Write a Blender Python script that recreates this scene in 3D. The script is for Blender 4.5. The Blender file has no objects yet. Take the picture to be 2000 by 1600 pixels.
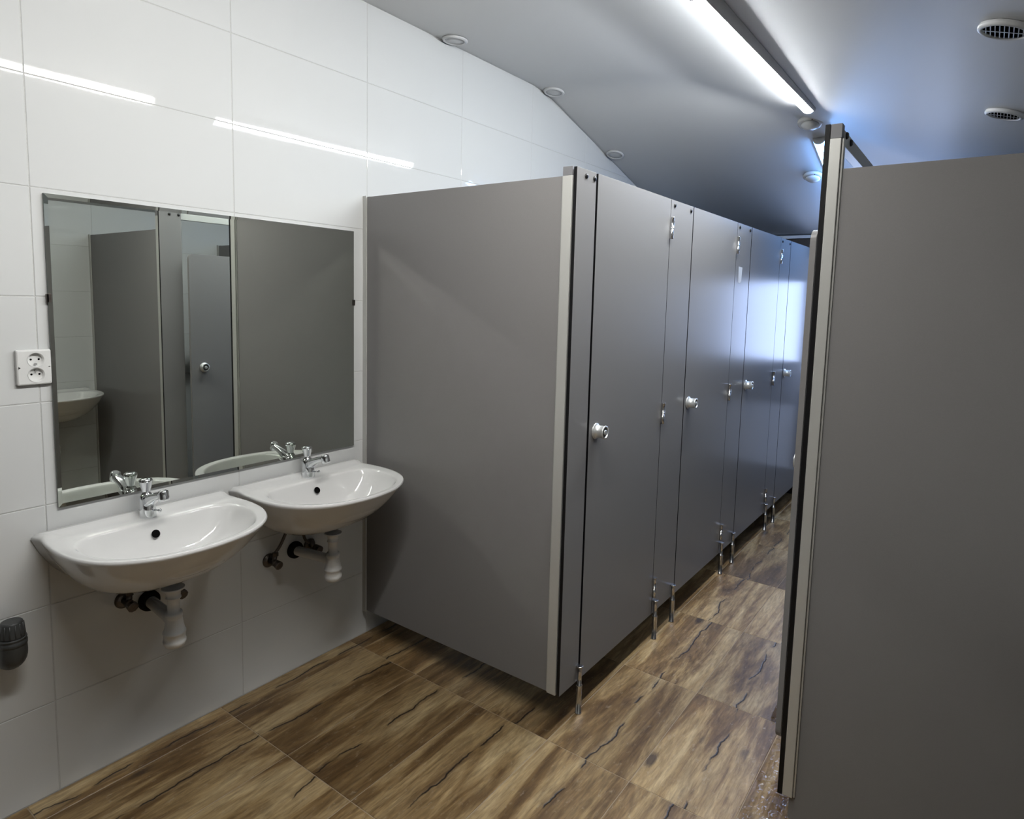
import bpy, math, random
from mathutils import Vector, Matrix

scene = bpy.context.scene
COL = scene.collection
random.seed(7)

# ------------------------------------------------------------------ camera
YAW, PITCH, ROLL = -0.6310, -0.1035, -0.0250
CAM = Vector((2.1477, -0.6749, 1.5144))
fwd = Vector((math.sin(YAW) * math.cos(PITCH), math.cos(YAW) * math.cos(PITCH), math.sin(PITCH)))
rgt = Vector((math.cos(YAW), -math.sin(YAW), 0.0))
dwn = fwd.cross(rgt)
r2 = rgt * math.cos(ROLL) + dwn * math.sin(ROLL)
d2 = dwn * math.cos(ROLL) - rgt * math.sin(ROLL)
cam = bpy.data.cameras.new('camera')
cam.sensor_fit = 'HORIZONTAL'
cam.sensor_width = 36.0
cam.lens = 36.0 * 1263.41 / 2000.0
cam.shift_y = (714.0 - 800.0) / 2000.0
cam.clip_start = 0.02
camo = bpy.data.objects.new('camera', cam)
COL.objects.link(camo)
m = Matrix.Identity(4)
for i in range(3):
    m[i][0], m[i][1], m[i][2], m[i][3] = r2[i], -d2[i], -fwd[i], CAM[i]
camo.matrix_world = m
scene.camera = camo

# ------------------------------------------------------------------ world, light levels, exposure
world = bpy.data.worlds.new('world')
scene.world = world
world.use_nodes = True
world.node_tree.nodes['Background'].inputs[0].default_value = (0.35, 0.5, 0.8, 1)
world.node_tree.nodes['Background'].inputs[1].default_value = 0.4
LAMP = 100.0                       # ceiling battens
LAMP_WHITE = (1.0, 0.99, 0.96)
LAMP_COOL = (0.20, 0.45, 1.0)
LAMP_MID = (0.91, 0.96, 1.0)
DAY_UP, DAY_LOW = 8.0, 0.4       # glass door at the end of the aisle
DAY = (0.50, 0.64, 1.0)
vs = scene.view_settings
vs.view_transform = 'Standard'
vs.look = 'None'
vs.exposure = 0.0
vs.gamma = 1.0
vs.use_curve_mapping = False
scene.display_settings.display_device = 'sRGB'
scene.cycles.use_denoising = True
scene.cycles.use_adaptive_sampling = True
scene.cycles.adaptive_threshold = 0.03
scene.cycles.max_bounces = 7
scene.cycles.diffuse_bounces = 1
scene.cycles.glossy_bounces = 4
scene.cycles.sample_clamp_indirect = 20.0
scene.cycles.blur_glossy = 0.05
scene.cycles.caustics_reflective = True

# ------------------------------------------------------------------ materials
MATS = {}


def nodes_of(name):
    mat = bpy.data.materials.new(name)
    mat.use_nodes = True
    nt = mat.node_tree
    return mat, nt, nt.nodes['Principled BSDF']


def simple(name, col, rough=0.5, metal=0.0, bump=0.0, bscale=60.0, spec=0.5, var=0.0, coat=0.0):
    mat, nt, b = nodes_of(name)
    b.inputs['Base Color'].default_value = (*col, 1)
    b.inputs['Roughness'].default_value = rough
    b.inputs['Metallic'].default_value = metal
    b.inputs['Specular IOR Level'].default_value = spec
    b.inputs['Coat Weight'].default_value = coat
    tc = nt.nodes.new('ShaderNodeTexCoord')
    nz = nt.nodes.new('ShaderNodeTexNoise')
    nz.inputs['Scale'].default_value = bscale
    nt.links.new(tc.outputs['Object'], nz.inputs['Vector'])
    if var > 0:
        mx = nt.nodes.new('ShaderNodeMix')
        mx.data_type = 'RGBA'
        mx.inputs['A'].default_value = (*[c * (1 - var) for c in col], 1)
        mx.inputs['B'].default_value = (*[min(1, c * (1 + var)) for c in col], 1)
        nt.links.new(nz.outputs['Fac'], mx.inputs['Factor'])
        nt.links.new(mx.outputs['Result'], b.inputs['Base Color'])
    if bump > 0:
        bp = nt.nodes.new('ShaderNodeBump')
        bp.inputs['Strength'].default_value = 1.0
        bp.inputs['Distance'].default_value = bump
        nt.links.new(nz.outputs['Fac'], bp.inputs['Height'])
        nt.links.new(bp.outputs['Normal'], b.inputs['Normal'])
    MATS[name] = mat
    return mat


def emitter(name, col, strength):
    mat, nt, b = nodes_of(name)
    b.inputs['Base Color'].default_value = (0.8, 0.8, 0.8, 1)
    b.inputs['Emission Color'].default_value = (*col, 1)
    b.inputs['Emission Strength'].default_value = strength
    MATS[name] = mat
    return mat


simple('wall_tile', (0.75, 0.76, 0.75), 0.03, bump=0.0003, bscale=4.0, spec=0.5)
simple('grout', (0.62, 0.62, 0.60), 0.8, bump=0.0003, bscale=200, var=0.15)
simple('floor_grout', (0.34, 0.27, 0.19), 0.8, bump=0.0003, bscale=200, var=0.25)
simple('ceiling_paint', (0.80, 0.80, 0.80), 0.42, bump=0.0004, bscale=3.0, spec=0.35)
simple('plaster', (0.12, 0.11, 0.10), 0.7, bump=0.0004, bscale=40)
simple('dark_wall', (0.045, 0.036, 0.032), 0.5, bump=0.0003, bscale=40)
simple('laminate', (0.262, 0.255, 0.253), 0.23, bump=0.00010, bscale=420, spec=0.12, var=0.05)
simple('core_black', (0.006, 0.006, 0.007), 0.5, spec=0.25)
simple('aluminium', (0.60, 0.60, 0.57), 0.38, metal=0.25, bump=0.00005, bscale=300)
simple('cap_grey', (0.20, 0.20, 0.21), 0.5)
simple('chrome', (0.78, 0.80, 0.82), 0.06, metal=1.0)
simple('steel', (0.62, 0.62, 0.62), 0.22, metal=1.0)
simple('satin_nickel', (0.68, 0.69, 0.68), 0.30, metal=0.55)
simple('dull_metal', (0.11, 0.095, 0.085), 0.38, metal=0.85, bump=0.0006, bscale=120, var=0.35)
simple('ceramic', (0.90, 0.90, 0.885), 0.05, spec=0.6, coat=0.3)
simple('dark_hole', (0.006, 0.006, 0.006), 0.8, spec=0.0)
simple('white_plastic', (0.86, 0.85, 0.82), 0.30)
simple('grey_plastic', (0.055, 0.058, 0.058), 0.42, bump=0.0004, bscale=80, var=0.2)
simple('rubber', (0.008, 0.008, 0.008), 0.7, spec=0.1)  # wall seals, and the painted shade behind the door gaps
simple('socket_white', (0.84, 0.84, 0.82), 0.15)
simple('screw_black', (0.006, 0.006, 0.006), 0.35)
simple('paper', (0.80, 0.81, 0.82), 0.7)
simple('mirror', (0.70, 0.735, 0.68), 0.0, metal=1.0)
simple('mirror_edge', (0.16, 0.19, 0.17), 0.15)
simple('lamp_body', (0.55, 0.54, 0.52), 0.4)
simple('detector', (0.72, 0.71, 0.68), 0.25)
simple('vent_white', (0.74, 0.74, 0.74), 0.3)
simple('door_frame', (0.30, 0.29, 0.28), 0.4)
emitter('lamp_white', LAMP_WHITE, LAMP)
emitter('lamp_mid', LAMP_MID, LAMP)
emitter('lamp_cool', LAMP_COOL, LAMP * 0.40)
emitter('day_upper', DAY, DAY_UP)
emitter('day_lower', DAY, DAY_LOW)


def wood_material():
    mat, nt, b = nodes_of('wood_tile')
    N, Lk = nt.nodes, nt.links

    def node(t, **kw):
        n = N.new(t)
        for k, v in kw.items():
            setattr(n, k, v)
        return n

    def math_(op, a, c=None, clamp=False):
        n = node('ShaderNodeMath', operation=op, use_clamp=clamp)
        for i, v in enumerate((a, c)):
            if v is None:
                continue
            if isinstance(v, (int, float)):
                n.inputs[i].default_value = v
            else:
                Lk.new(v, n.inputs[i])
        return n.outputs[0]

    def noise(vec, scale, detail=4.0, rough=0.55, dist=0.0):
        n = node('ShaderNodeTexNoise')
        n.inputs['Scale'].default_value = scale
        n.inputs['Detail'].default_value = detail
        n.inputs['Roughness'].default_value = rough
        n.inputs['Distortion'].default_value = dist
        Lk.new(vec, n.inputs['Vector'])
        return n.outputs['Fac']

    def ramp(fac, stops):
        n = node('ShaderNodeValToRGB')
        cr = n.color_ramp
        cr.elements[0].position, cr.elements[0].color = stops[0][0], (*stops[0][1], 1)
        cr.elements[1].position, cr.elements[1].color = stops[-1][0], (*stops[-1][1], 1)
        for p, c in stops[1:-1]:
            e = cr.elements.new(p)
            e.color = (*c, 1)
        Lk.new(fac, n.inputs['Fac'])
        return n.outputs['Color']

    def mixc(fac, a, c, mode='MIX'):
        n = node('ShaderNodeMix', data_type='RGBA', blend_type=mode)
        for key, v in (('Factor', fac), ('A', a), ('B', c)):
            if isinstance(v, (int, float)):
                n.inputs[key].default_value = v
            elif isinstance(v, tuple):
                n.inputs[key].default_value = (*v, 1)
            else:
                Lk.new(v, n.inputs[key])
        return n.outputs['Result']

    tc = node('ShaderNodeTexCoord')
    oi = node('ShaderNodeObjectInfo')
    rnd = oi.outputs['Random']
    off = node('ShaderNodeCombineXYZ')
    Lk.new(math_('MULTIPLY', rnd, 37.0), off.inputs[0])
    Lk.new(math_('MULTIPLY', rnd, 91.0), off.inputs[1])
    add = node('ShaderNodeVectorMath', operation='ADD')
    Lk.new(tc.outputs['Object'], add.inputs[0])
    Lk.new(off.outputs[0], add.inputs[1])

    def stretch(sx, sy):
        n = node('ShaderNodeMapping')
        n.inputs['Scale'].default_value = (sx, sy, 1)
        Lk.new(add.outputs[0], n.inputs['Vector'])
        return n.outputs[0]

    broad = noise(stretch(11.0, 1.5), 1.0, 5.0, 0.62, 0.7)
    col = ramp(broad, [(0.30, (0.105, 0.056, 0.020)), (0.45, (0.240, 0.145, 0.058)), (0.54, (0.430, 0.295, 0.140)), (0.68, (0.600, 0.450, 0.245))])
    blotch = noise(stretch(8.0, 2.6), 1.3, 5.0, 0.65, 0.8)
    col = mixc(math_('MULTIPLY', math_('SUBTRACT', blotch, 0.50, True), 2.6, True), col, (0.110, 0.060, 0.024))
    grain = noise(stretch(110.0, 12.0), 1.0, 4.0, 0.65, 0.5)
    gcol = ramp(grain, [(0.30, (0.50, 0.48, 0.46)), (0.70, (1.28, 1.28, 1.28))])
    col = mixc(0.8, col, gcol, 'MULTIPLY')
    chalk = noise(stretch(60.0, 26.0), 1.0, 5.0, 0.75, 0.5)
    col = mixc(math_('MULTIPLY', math_('SUBTRACT', chalk, 0.58, True), 4.0, True), col, (0.52, 0.43, 0.31))
    # printed crack down the middle of the tile
    sep = node('ShaderNodeSeparateXYZ')
    Lk.new(tc.outputs['Object'], sep.inputs[0])
    wander = math_('MULTIPLY', math_('SUBTRACT', noise(stretch(0.001, 4.5), 1.0, 5.0), 0.5), 0.10)
    dist = math_('ABSOLUTE', math_('ADD', math_('SUBTRACT', sep.outputs[0], wander), math_('MULTIPLY', math_('SUBTRACT', rnd, 0.5), 0.03)))
    gate = math_('MULTIPLY', math_('SUBTRACT', noise(stretch(0.001, 3.2), 1.7, 1.0), 0.44, True), 14.0, True)
    crack = math_('MULTIPLY', math_('SUBTRACT', 1.0, math_('DIVIDE', dist, 0.0042), True), gate)
    halo = math_('MULTIPLY', math_('SUBTRACT', 1.0, math_('DIVIDE', dist, 0.018), True), 0.45)
    col = mixc(math_('MULTIPLY', halo, gate), col, (0.085, 0.055, 0.034))
    col = mixc(math_('MINIMUM', math_('MULTIPLY', crack, 1.6), 0.95), col, (0.018, 0.011, 0.007))
    # knots
    vo = node('ShaderNodeTexVoronoi')
    vo.inputs['Scale'].default_value = 1.0
    vo.inputs['Randomness'].default_value = 1.0
    Lk.new(stretch(6.0, 2.6), vo.inputs['Vector'])
    kd = math_('ADD', vo.outputs['Distance'], math_('MULTIPLY', math_('SUBTRACT', chalk, 0.5), 0.10))
    knot = math_('MULTIPLY', math_('SUBTRACT', 0.135, kd, True), 14.0, True)
    col = mixc(math_('MULTIPLY', knot, 0.85), col, (0.045, 0.028, 0.018))
    # per-tile tone
    tone = math_('ADD', math_('MULTIPLY', rnd, 0.28), 0.66)
    cmb = node('ShaderNodeCombineColor')
    for i in range(3):
        Lk.new(tone, cmb.inputs[i])
    col = mixc(1.0, col, cmb.outputs[0], 'MULTIPLY')
    Lk.new(col, b.inputs['Base Color'])
    rr = node('ShaderNodeMapRange')
    rr.inputs['To Min'].default_value = 0.26
    rr.inputs['To Max'].default_value = 0.48
    Lk.new(noise(stretch(12.0, 5.0), 1.0, 3.0), rr.inputs['Value'])
    Lk.new(rr.outputs[0], b.inputs['Roughness'])
    bp = node('ShaderNodeBump')
    bp.inputs['Distance'].default_value = 0.0012
    bp.inputs['Strength'].default_value = 0.6
    Lk.new(math_('SUBTRACT', grain, crack), bp.inputs['Height'])
    Lk.new(bp.outputs['Normal'], b.inputs['Normal'])
    MATS['wood_tile'] = mat


wood_material()


def water_material():
    mat, nt, b = nodes_of('water')
    nt.nodes.remove(b)
    out = nt.nodes['Material Output']
    tr = nt.nodes.new('ShaderNodeBsdfTransparent')
    tr.inputs[0].default_value = (0.92, 0.93, 0.95, 1)
    gl = nt.nodes.new('ShaderNodeBsdfGlossy')
    gl.inputs['Roughness'].default_value = 0.03
    fr = nt.nodes.new('ShaderNodeFresnel')
    fr.inputs['IOR'].default_value = 1.34
    mx = nt.nodes.new('ShaderNodeMixShader')
    tc = nt.nodes.new('ShaderNodeTexCoord')
    nz = nt.nodes.new('ShaderNodeTexNoise')
    nz.inputs['Scale'].default_value = 30
    nz.inputs['Detail'].default_value = 1
    bp = nt.nodes.new('ShaderNodeBump')
    bp.inputs['Distance'].default_value = 0.016
    L = nt.links
    L.new(tc.outputs['Object'], nz.inputs['Vector'])
    L.new(nz.outputs['Fac'], bp.inputs['Height'])
    L.new(bp.outputs['Normal'], gl.inputs['Normal'])
    L.new(bp.outputs['Normal'], fr.inputs['Normal'])
    L.new(fr.outputs[0], mx.inputs[0])
    L.new(tr.outputs[0], mx.inputs[1])
    L.new(gl.outputs[0], mx.inputs[2])
    L.new(mx.outputs[0], out.inputs['Surface'])
    MATS['water'] = mat


water_material()


# ------------------------------------------------------------------ mesh helpers
class MB:
    """Collects faces with material names; build() links ONE mesh object."""

    def __init__(self):
        self.v, self.f, self.m, self.s = [], [], [], []

    def face(self, idx, mat, smooth=False):
        self.f.append(tuple(idx))
        self.m.append(mat)
        self.s.append(smooth)

    def quad(self, pts, mat, smooth=False):
        b = len(self.v)
        self.v += [tuple(p) for p in pts]
        self.face(range(b, b + len(pts)), mat, smooth)

    def box(self, x0, x1, y0, y1, z0, z1, mat, mx=None, my=None, mz=None):
        """mx / my / mz: material of the faces whose normal is along that axis."""
        b = len(self.v)
        self.v += [(x, y, z) for z in (z0, z1) for y in (y0, y1) for x in (x0, x1)]
        mx, my, mz = mx or mat, my or mat, mz or mat
        for q, mm in (((0, 4, 6, 2), mx), ((1, 3, 7, 5), mx), ((0, 1, 5, 4), my), ((2, 6, 7, 3), my), ((0, 2, 3, 1), mz), ((4, 5, 7, 6), mz)):
            self.face([b + i for i in q], mm)
        return self

    def rings(self, rings, mat, cap0=True, cap1=True, smooth=True, closed=True):
        b = len(self.v)
        n = len(rings[0])
        for r in rings:
            self.v += [tuple(p) for p in r]
        for k in range(len(rings) - 1):
            for i in range(n if closed else n - 1):
                j = (i + 1) % n
                self.face((b + k * n + i, b + k * n + j, b + (k + 1) * n + j, b + (k + 1) * n + i), mat, smooth)
        if cap0:
            self.face([b + i for i in range(n)][::-1], mat)
        if cap1:
            self.face([b + (len(rings) - 1) * n + i for i in range(n)], mat)
        return self

    def lathe(self, origin, axis, prof, mat, n=24, smooth=True, cap0=True, cap1=True):
        """prof: (distance along axis, radius)."""
        o, a = Vector(origin), Vector(axis).normalized()
        u = a.orthogonal().normalized()
        w = a.cross(u)
        rs = []
        for t, r in prof:
            rs.append([o + a * t + (u * math.cos(2 * math.pi * i / n) + w * math.sin(2 * math.pi * i / n)) * r for i in range(n)])
        return self.rings(rs, mat, cap0, cap1, smooth)

    def cyl(self, p0, p1, r0, r1=None, mat='steel', n=16, smooth=True):
        p0, p1 = Vector(p0), Vector(p1)
        return self.lathe(p0, p1 - p0, [(0, r0), ((p1 - p0).length, r0 if r1 is None else r1)], mat, n, smooth)

    def tube(self, pts, r, mat, n=12, sub=6):
        P = [Vector(p) for p in pts]
        if sub > 1 and len(P) > 2:
            Q = []
            for k in range(len(P) - 1):
                a, b_, c, d = P[max(k - 1, 0)], P[k], P[k + 1], P[min(k + 2, len(P) - 1)]
                for s in range(sub):
                    t = s / sub
                    Q.append(0.5 * ((2 * b_) + (c - a) * t + (2 * a - 5 * b_ + 4 * c - d) * t * t + (3 * b_ - a - 3 * c + d) * t ** 3))
            Q.append(P[-1])
            P = Q
        rs, ref = [], None
        for k, p in enumerate(P):
            t = (P[min(k + 1, len(P) - 1)] - P[max(k - 1, 0)]).normalized()
            if ref is None:
                ref = t.orthogonal().normalized()
            ref = (ref - t * ref.dot(t)).normalized()
            w = t.cross(ref)
            rr = r(k / (len(P) - 1)) if callable(r) else r
            rs.append([p + (ref * math.cos(2 * math.pi * i / n) + w * math.sin(2 * math.pi * i / n)) * rr for i in range(n)])
        return self.rings(rs, mat)

    def transform(self, fn):
        self.v = [tuple(fn(Vector(p))) for p in self.v]
        return self

    def mesh(self, name, origin=(0, 0, 0)):
        me = bpy.data.meshes.new(name)
        o = Vector(origin)
        me.from_pydata([tuple(Vector(p) - o) for p in self.v], [], self.f)
        names = []
        for mm in self.m:
            if mm not in names:
                names.append(mm)
        for mm in names:
            me.materials.append(MATS[mm])
        for p, mm, s in zip(me.polygons, self.m, self.s):
            p.material_index = names.index(mm)
            p.use_smooth = s
        me.validate()
        me.update()
        return me

    def build(self, name, parent=None, origin=None, bevel=0.0, **tags):
        if origin is None:
            origin = root_origin(parent)
        ob = bpy.data.objects.new(name, self.mesh(name, origin))
        COL.objects.link(ob)
        if parent is None:
            ob.location = origin
        else:
            ob.parent = parent
        if bevel > 0:
            md = ob.modifiers.new('bevel', 'BEVEL')
            md.width = bevel
            md.segments = 2
            md.limit_method = 'ANGLE'
        tag(ob, **tags)
        return ob


def root_origin(parent):
    while parent is not None and parent.parent is not None:
        parent = parent.parent
    return tuple(parent.location) if parent is not None else (0, 0, 0)


def tag(o, label=None, category=None, group=None, kind=None):
    if label:
        o['label'] = label
    if category:
        o['category'] = category
    if group:
        o['group'] = group
    if kind:
        o['kind'] = kind
    return o


def thing(name, loc, label, category, group=None):
    o = bpy.data.objects.new(name, None)
    COL.objects.link(o)
    o.location = loc
    o.empty_display_size = 0.05
    return tag(o, label, category, group)


# ------------------------------------------------------------------ room shell
XR, Y0, Y1 = 2.75, -2.70, 4.79


def plane_l(x, y):
    return 2.70 - 0.0668 * x


def plane_m(x, y):
    return 2.646 - 0.30 * (x - 0.808)


def plane_b(x, y):
    return 2.681 - 0.27768 * (y - 2.56)


def smin(a, b, k):
    h = max(k - abs(a - b), 0.0) / k
    return min(a, b) - h * h * k * 0.25


def ceil_z(x, y):
    return smin(smin(plane_l(x, y), plane_m(x, y), 0.02), plane_b(x, y), 0.035)


N_M = Vector((-0.30, 0, -1)).normalized()          # down-facing normals of the ceiling planes
N_B = Vector((0, -0.27768, -1)).normalized()
N_L = Vector((-0.0668, 0, -1)).normalized()

# ceiling
mb = MB()
xs = [-0.02 + (XR + 0.04) * i / 70 for i in range(71)]
ys = [Y0 - 0.02 + (Y1 - Y0 + 0.04) * j / 150 for j in range(151)]
n = len(xs)
for y in ys:
    for x in xs:
        mb.v.append((x, y, ceil_z(x, y)))
for j in range(len(ys) - 1):
    for i in range(n - 1):
        mb.face((j * n + i, (j + 1) * n + i, (j + 1) * n + i + 1, j * n + i + 1), 'ceiling_paint', True)
ob = mb.build('ceiling', kind='structure', label='grey-white attic ceiling folding down in three planes')
md = ob.modifiers.new('thickness', 'SOLIDIFY')
md.thickness = 0.04
md.offset = -1.0


def tile_mesh(name, poly, depth, cham, mat):
    """poly: CCW 2D outline (a, b); a plate whose face lies at depth 0 and goes back to -depth along c; (a, b, c) axes."""
    mb = MB()
    k = len(poly)
    cx = sum(p[0] for p in poly) / k
    cy = sum(p[1] for p in poly) / k

    def inset(p, d):
        v = Vector((cx - p[0], cy - p[1]))
        return (p[0] + math.copysign(min(d, abs(v.x)), v.x), p[1] + math.copysign(min(d, abs(v.y)), v.y))
    rings = [[(p[0], p[1], -depth) for p in poly], [(p[0], p[1], -cham) for p in poly], [(*inset(p, cham), 0.0) for p in poly]]
    mb.rings(rings, mat, cap0=False, cap1=True, smooth=False)
    return mb


def clip_poly(poly, f):
    """Keep the part of poly where f(p) >= 0."""
    out = []
    for i, p in enumerate(poly):
        q = poly[(i + 1) % len(poly)]
        fp, fq = f(p), f(q)
        if fp >= 0:
            out.append(p)
        if (fp >= 0) != (fq >= 0):
            t = fp / (fp - fq)
            out.append((p[0] + (q[0] - p[0]) * t, p[1] + (q[1] - p[1]) * t))
    return out


GAP = 0.0012
Z_ROWS = [0.0] + [0.2865 + 0.3 * k for k in range(8)] + [2.72]


def tile_wall(name, x, sign, zmax_fn, label):
    """A tiled wall in the plane x; sign = +1: faces +x."""
    wall = MB()
    wall.box(min(x - sign * 0.10, x - sign * 0.0012), max(x - sign * 0.10, x - sign * 0.0012), Y0 - 0.1, Y1 + 0.1, -0.05,
             2.74 if sign > 0 else 2.10, 'grout')
    w = wall.build(name, kind='structure', label=label)
    full = None
    ky = math.floor(Y0 / 0.6)
    while 0.6 * ky < Y1:
        ya, yb = max(0.6 * ky, Y0), min(0.6 * (ky + 1), Y1)
        for r in range(len(Z_ROWS) - 1):
            za, zb = Z_ROWS[r], Z_ROWS[r + 1]
            poly = [(ya + GAP, za + GAP), (yb - GAP, za + GAP), (yb - GAP, zb - GAP), (ya + GAP, zb - GAP)]
            whole = abs(yb - ya - 0.6) < 1e-6 and abs(zb - za - 0.3) < 1e-6
            top_ok = all(zmax_fn(p[0]) - p[1] > 0.002 for p in poly)
            if not top_ok:
                poly = clip_poly(poly, lambda p: zmax_fn(p[0]) + 0.004 - p[1])
                if len(poly) < 3 or max(p[1] for p in poly) - min(p[1] for p in poly) < 0.01:
                    continue
            c = ((ya + yb) / 2, (za + zb) / 2)
            if whole and top_ok:
                if full is None:
                    full = conv(tile_mesh('tile', [(p[0] - c[0], p[1] - c[1]) for p in poly], 0.004, 0.0012, 'wall_tile'), sign).mesh('wall_tile')
                me = full
            else:
                me = conv(tile_mesh('tile', [(p[0] - c[0], p[1] - c[1]) for p in poly], 0.004, 0.0012, 'wall_tile'), sign).mesh('wall_tile_cut')
            t = bpy.data.objects.new('tile', me)
            COL.objects.link(t)
            t.parent = w
            t.location = (x + random.uniform(-0.0002, 0.0002), c[0], c[1])
        ky += 1
    return w


def conv(mb, sign):
    """(a, b, c) -> (x = sign * c, y = a, z = b); keep the winding outward."""
    mb.v = [(sign * p[2], p[0], p[1]) for p in mb.v]
    if sign < 0:
        mb.f = [tuple(reversed(f)) for f in mb.f]
    return mb


tile_wall('wall_left', 0.0, 1, lambda y: ceil_z(0.0, y), 'glossy white tiled wall behind the mirror and washbasins')
tile_wall('wall_right', XR, -1, lambda y: ceil_z(XR, y), 'glossy white tiled wall seen in the mirror')

# wall behind the camera
MB().box(-0.1, XR + 0.1, Y0 - 0.1, Y0, -0.05, 2.72, 'plaster').build('wall_back', kind='structure', label='plain dark wall closing the near end of the room')
# wall at the end of the aisle with the glass door
DX0, DX1, DZ1 = 1.075, 1.735, 1.98
mb = MB()
mb.box(-0.1, DX0, Y1, Y1 + 0.1, -0.05, 2.08, 'dark_wall')
mb.box(DX1, XR + 0.1, Y1, Y1 + 0.1, -0.05, 2.08, 'dark_wall')
mb.box(DX0, DX1, Y1, Y1 + 0.1, DZ1, 2.08, 'dark_wall')
mb.build('wall_far', kind='structure', label='dark brown wall at the far end of the aisle')
MB().box(0.0, XR, Y1 - 0.02, Y1, 2.035, 2.058, 'ceiling_paint').build('trim_1', kind='structure', label='thin white strip under the ceiling at the far wall')
dr = MB()
dr.box(DX0, DX0 + 0.05, Y1 + 0.01, Y1 + 0.06, 0.005, DZ1, 'door_frame')
dr.box(DX1 - 0.05, DX1, Y1 + 0.01, Y1 + 0.06, 0.005, DZ1, 'door_frame')
dr.box(DX0 + 0.05, DX1 - 0.05, Y1 + 0.01, Y1 + 0.06, 1.70, DZ1, 'door_frame')
dr.box(DX0 + 0.05, DX1 - 0.05, Y1 + 0.01, Y1 + 0.06, 0.72, 1.07, 'door_frame')
dr.box(DX0 + 0.05, DX1 - 0.05, Y1 + 0.01, Y1 + 0.06, 0.005, 0.20, 'door_frame')
door1 = dr.build('door_1', kind='structure', label='glazed door at the far end of the aisle')
MB().box(DX0 + 0.05, DX1 - 0.05, Y1 + 0.03, Y1 + 0.04, 1.07, 1.70, 'day_upper').build('pane', door1, label='bright daylit upper pane')
MB().box(DX0 + 0.05, DX1 - 0.05, Y1 + 0.03, Y1 + 0.04, 0.20, 0.72, 'day_lower').build('pane', door1, label='dimmer lower pane')
h = MB()
h.cyl((DX0 + 0.03, Y1 + 0.01, 0.98), (DX0 + 0.03, Y1 - 0.04, 0.98), 0.01, mat='steel')
h.cyl((DX0 + 0.025, Y1 - 0.04, 0.98), (DX0 + 0.13, Y1 - 0.04, 0.98), 0.009, mat='steel')
h.build('door_handle', door1)

# floor: screed + wood-look tiles
fl = MB().box(-0.1, XR + 0.1, Y0 - 0.1, Y1 + 0.1, -0.08, -0.0016, 'floor_grout').build('floor', kind='structure', label='floor of brown wood-look tiles')
XJ = [0.0, 0.093, 0.407, 0.722, 1.038, 1.350, 1.666, 1.980, 2.294, 2.608, XR]
YJ = [1.103 + 0.5935 * k for k in range(-7, 7)]
YJ = [Y0] + [y for y in YJ if Y0 < y < Y1] + [Y1]
fm = {}
for i in range(len(XJ) - 1):
    for j in range(len(YJ) - 1):
        a, b_ = XJ[i] + 0.0012, XJ[i + 1] - 0.0012
        c, d = YJ[j] + 0.0012, YJ[j + 1] - 0.0012
        key = (round(b_ - a, 3), round(d - c, 3))
        if key not in fm:
            hx, hy = (b_ - a) / 2, (d - c) / 2
            fm[key] = tile_mesh('floor_tile', [(-hx, -hy), (hx, -hy), (hx, hy), (-hx, hy)], 0.004, 0.0012, 'wood_tile').mesh('floor_tile')
        t = bpy.data.objects.new('tile', fm[key])
        COL.objects.link(t)
        t.parent = fl
        t.location = ((a + b_) / 2, (c + d) / 2, random.uniform(-0.0004, 0.0))
        if random.random() < 0.5:
            t.rotation_euler = (0, 0, math.pi)


# ------------------------------------------------------------------ toilet cubicles
PIL = [(1.178, 1.304), (1.953, 2.204), (2.849, 3.101), (3.745, 3.997), (4.640, 4.786)]
DIV = [1.19, 2.085, 2.98, 3.875]
LEAF = [(1.3175, 1.949), (2.213, 2.845), (3.110, 3.741), (4.006, 4.636)]
TH = 0.0125


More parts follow.
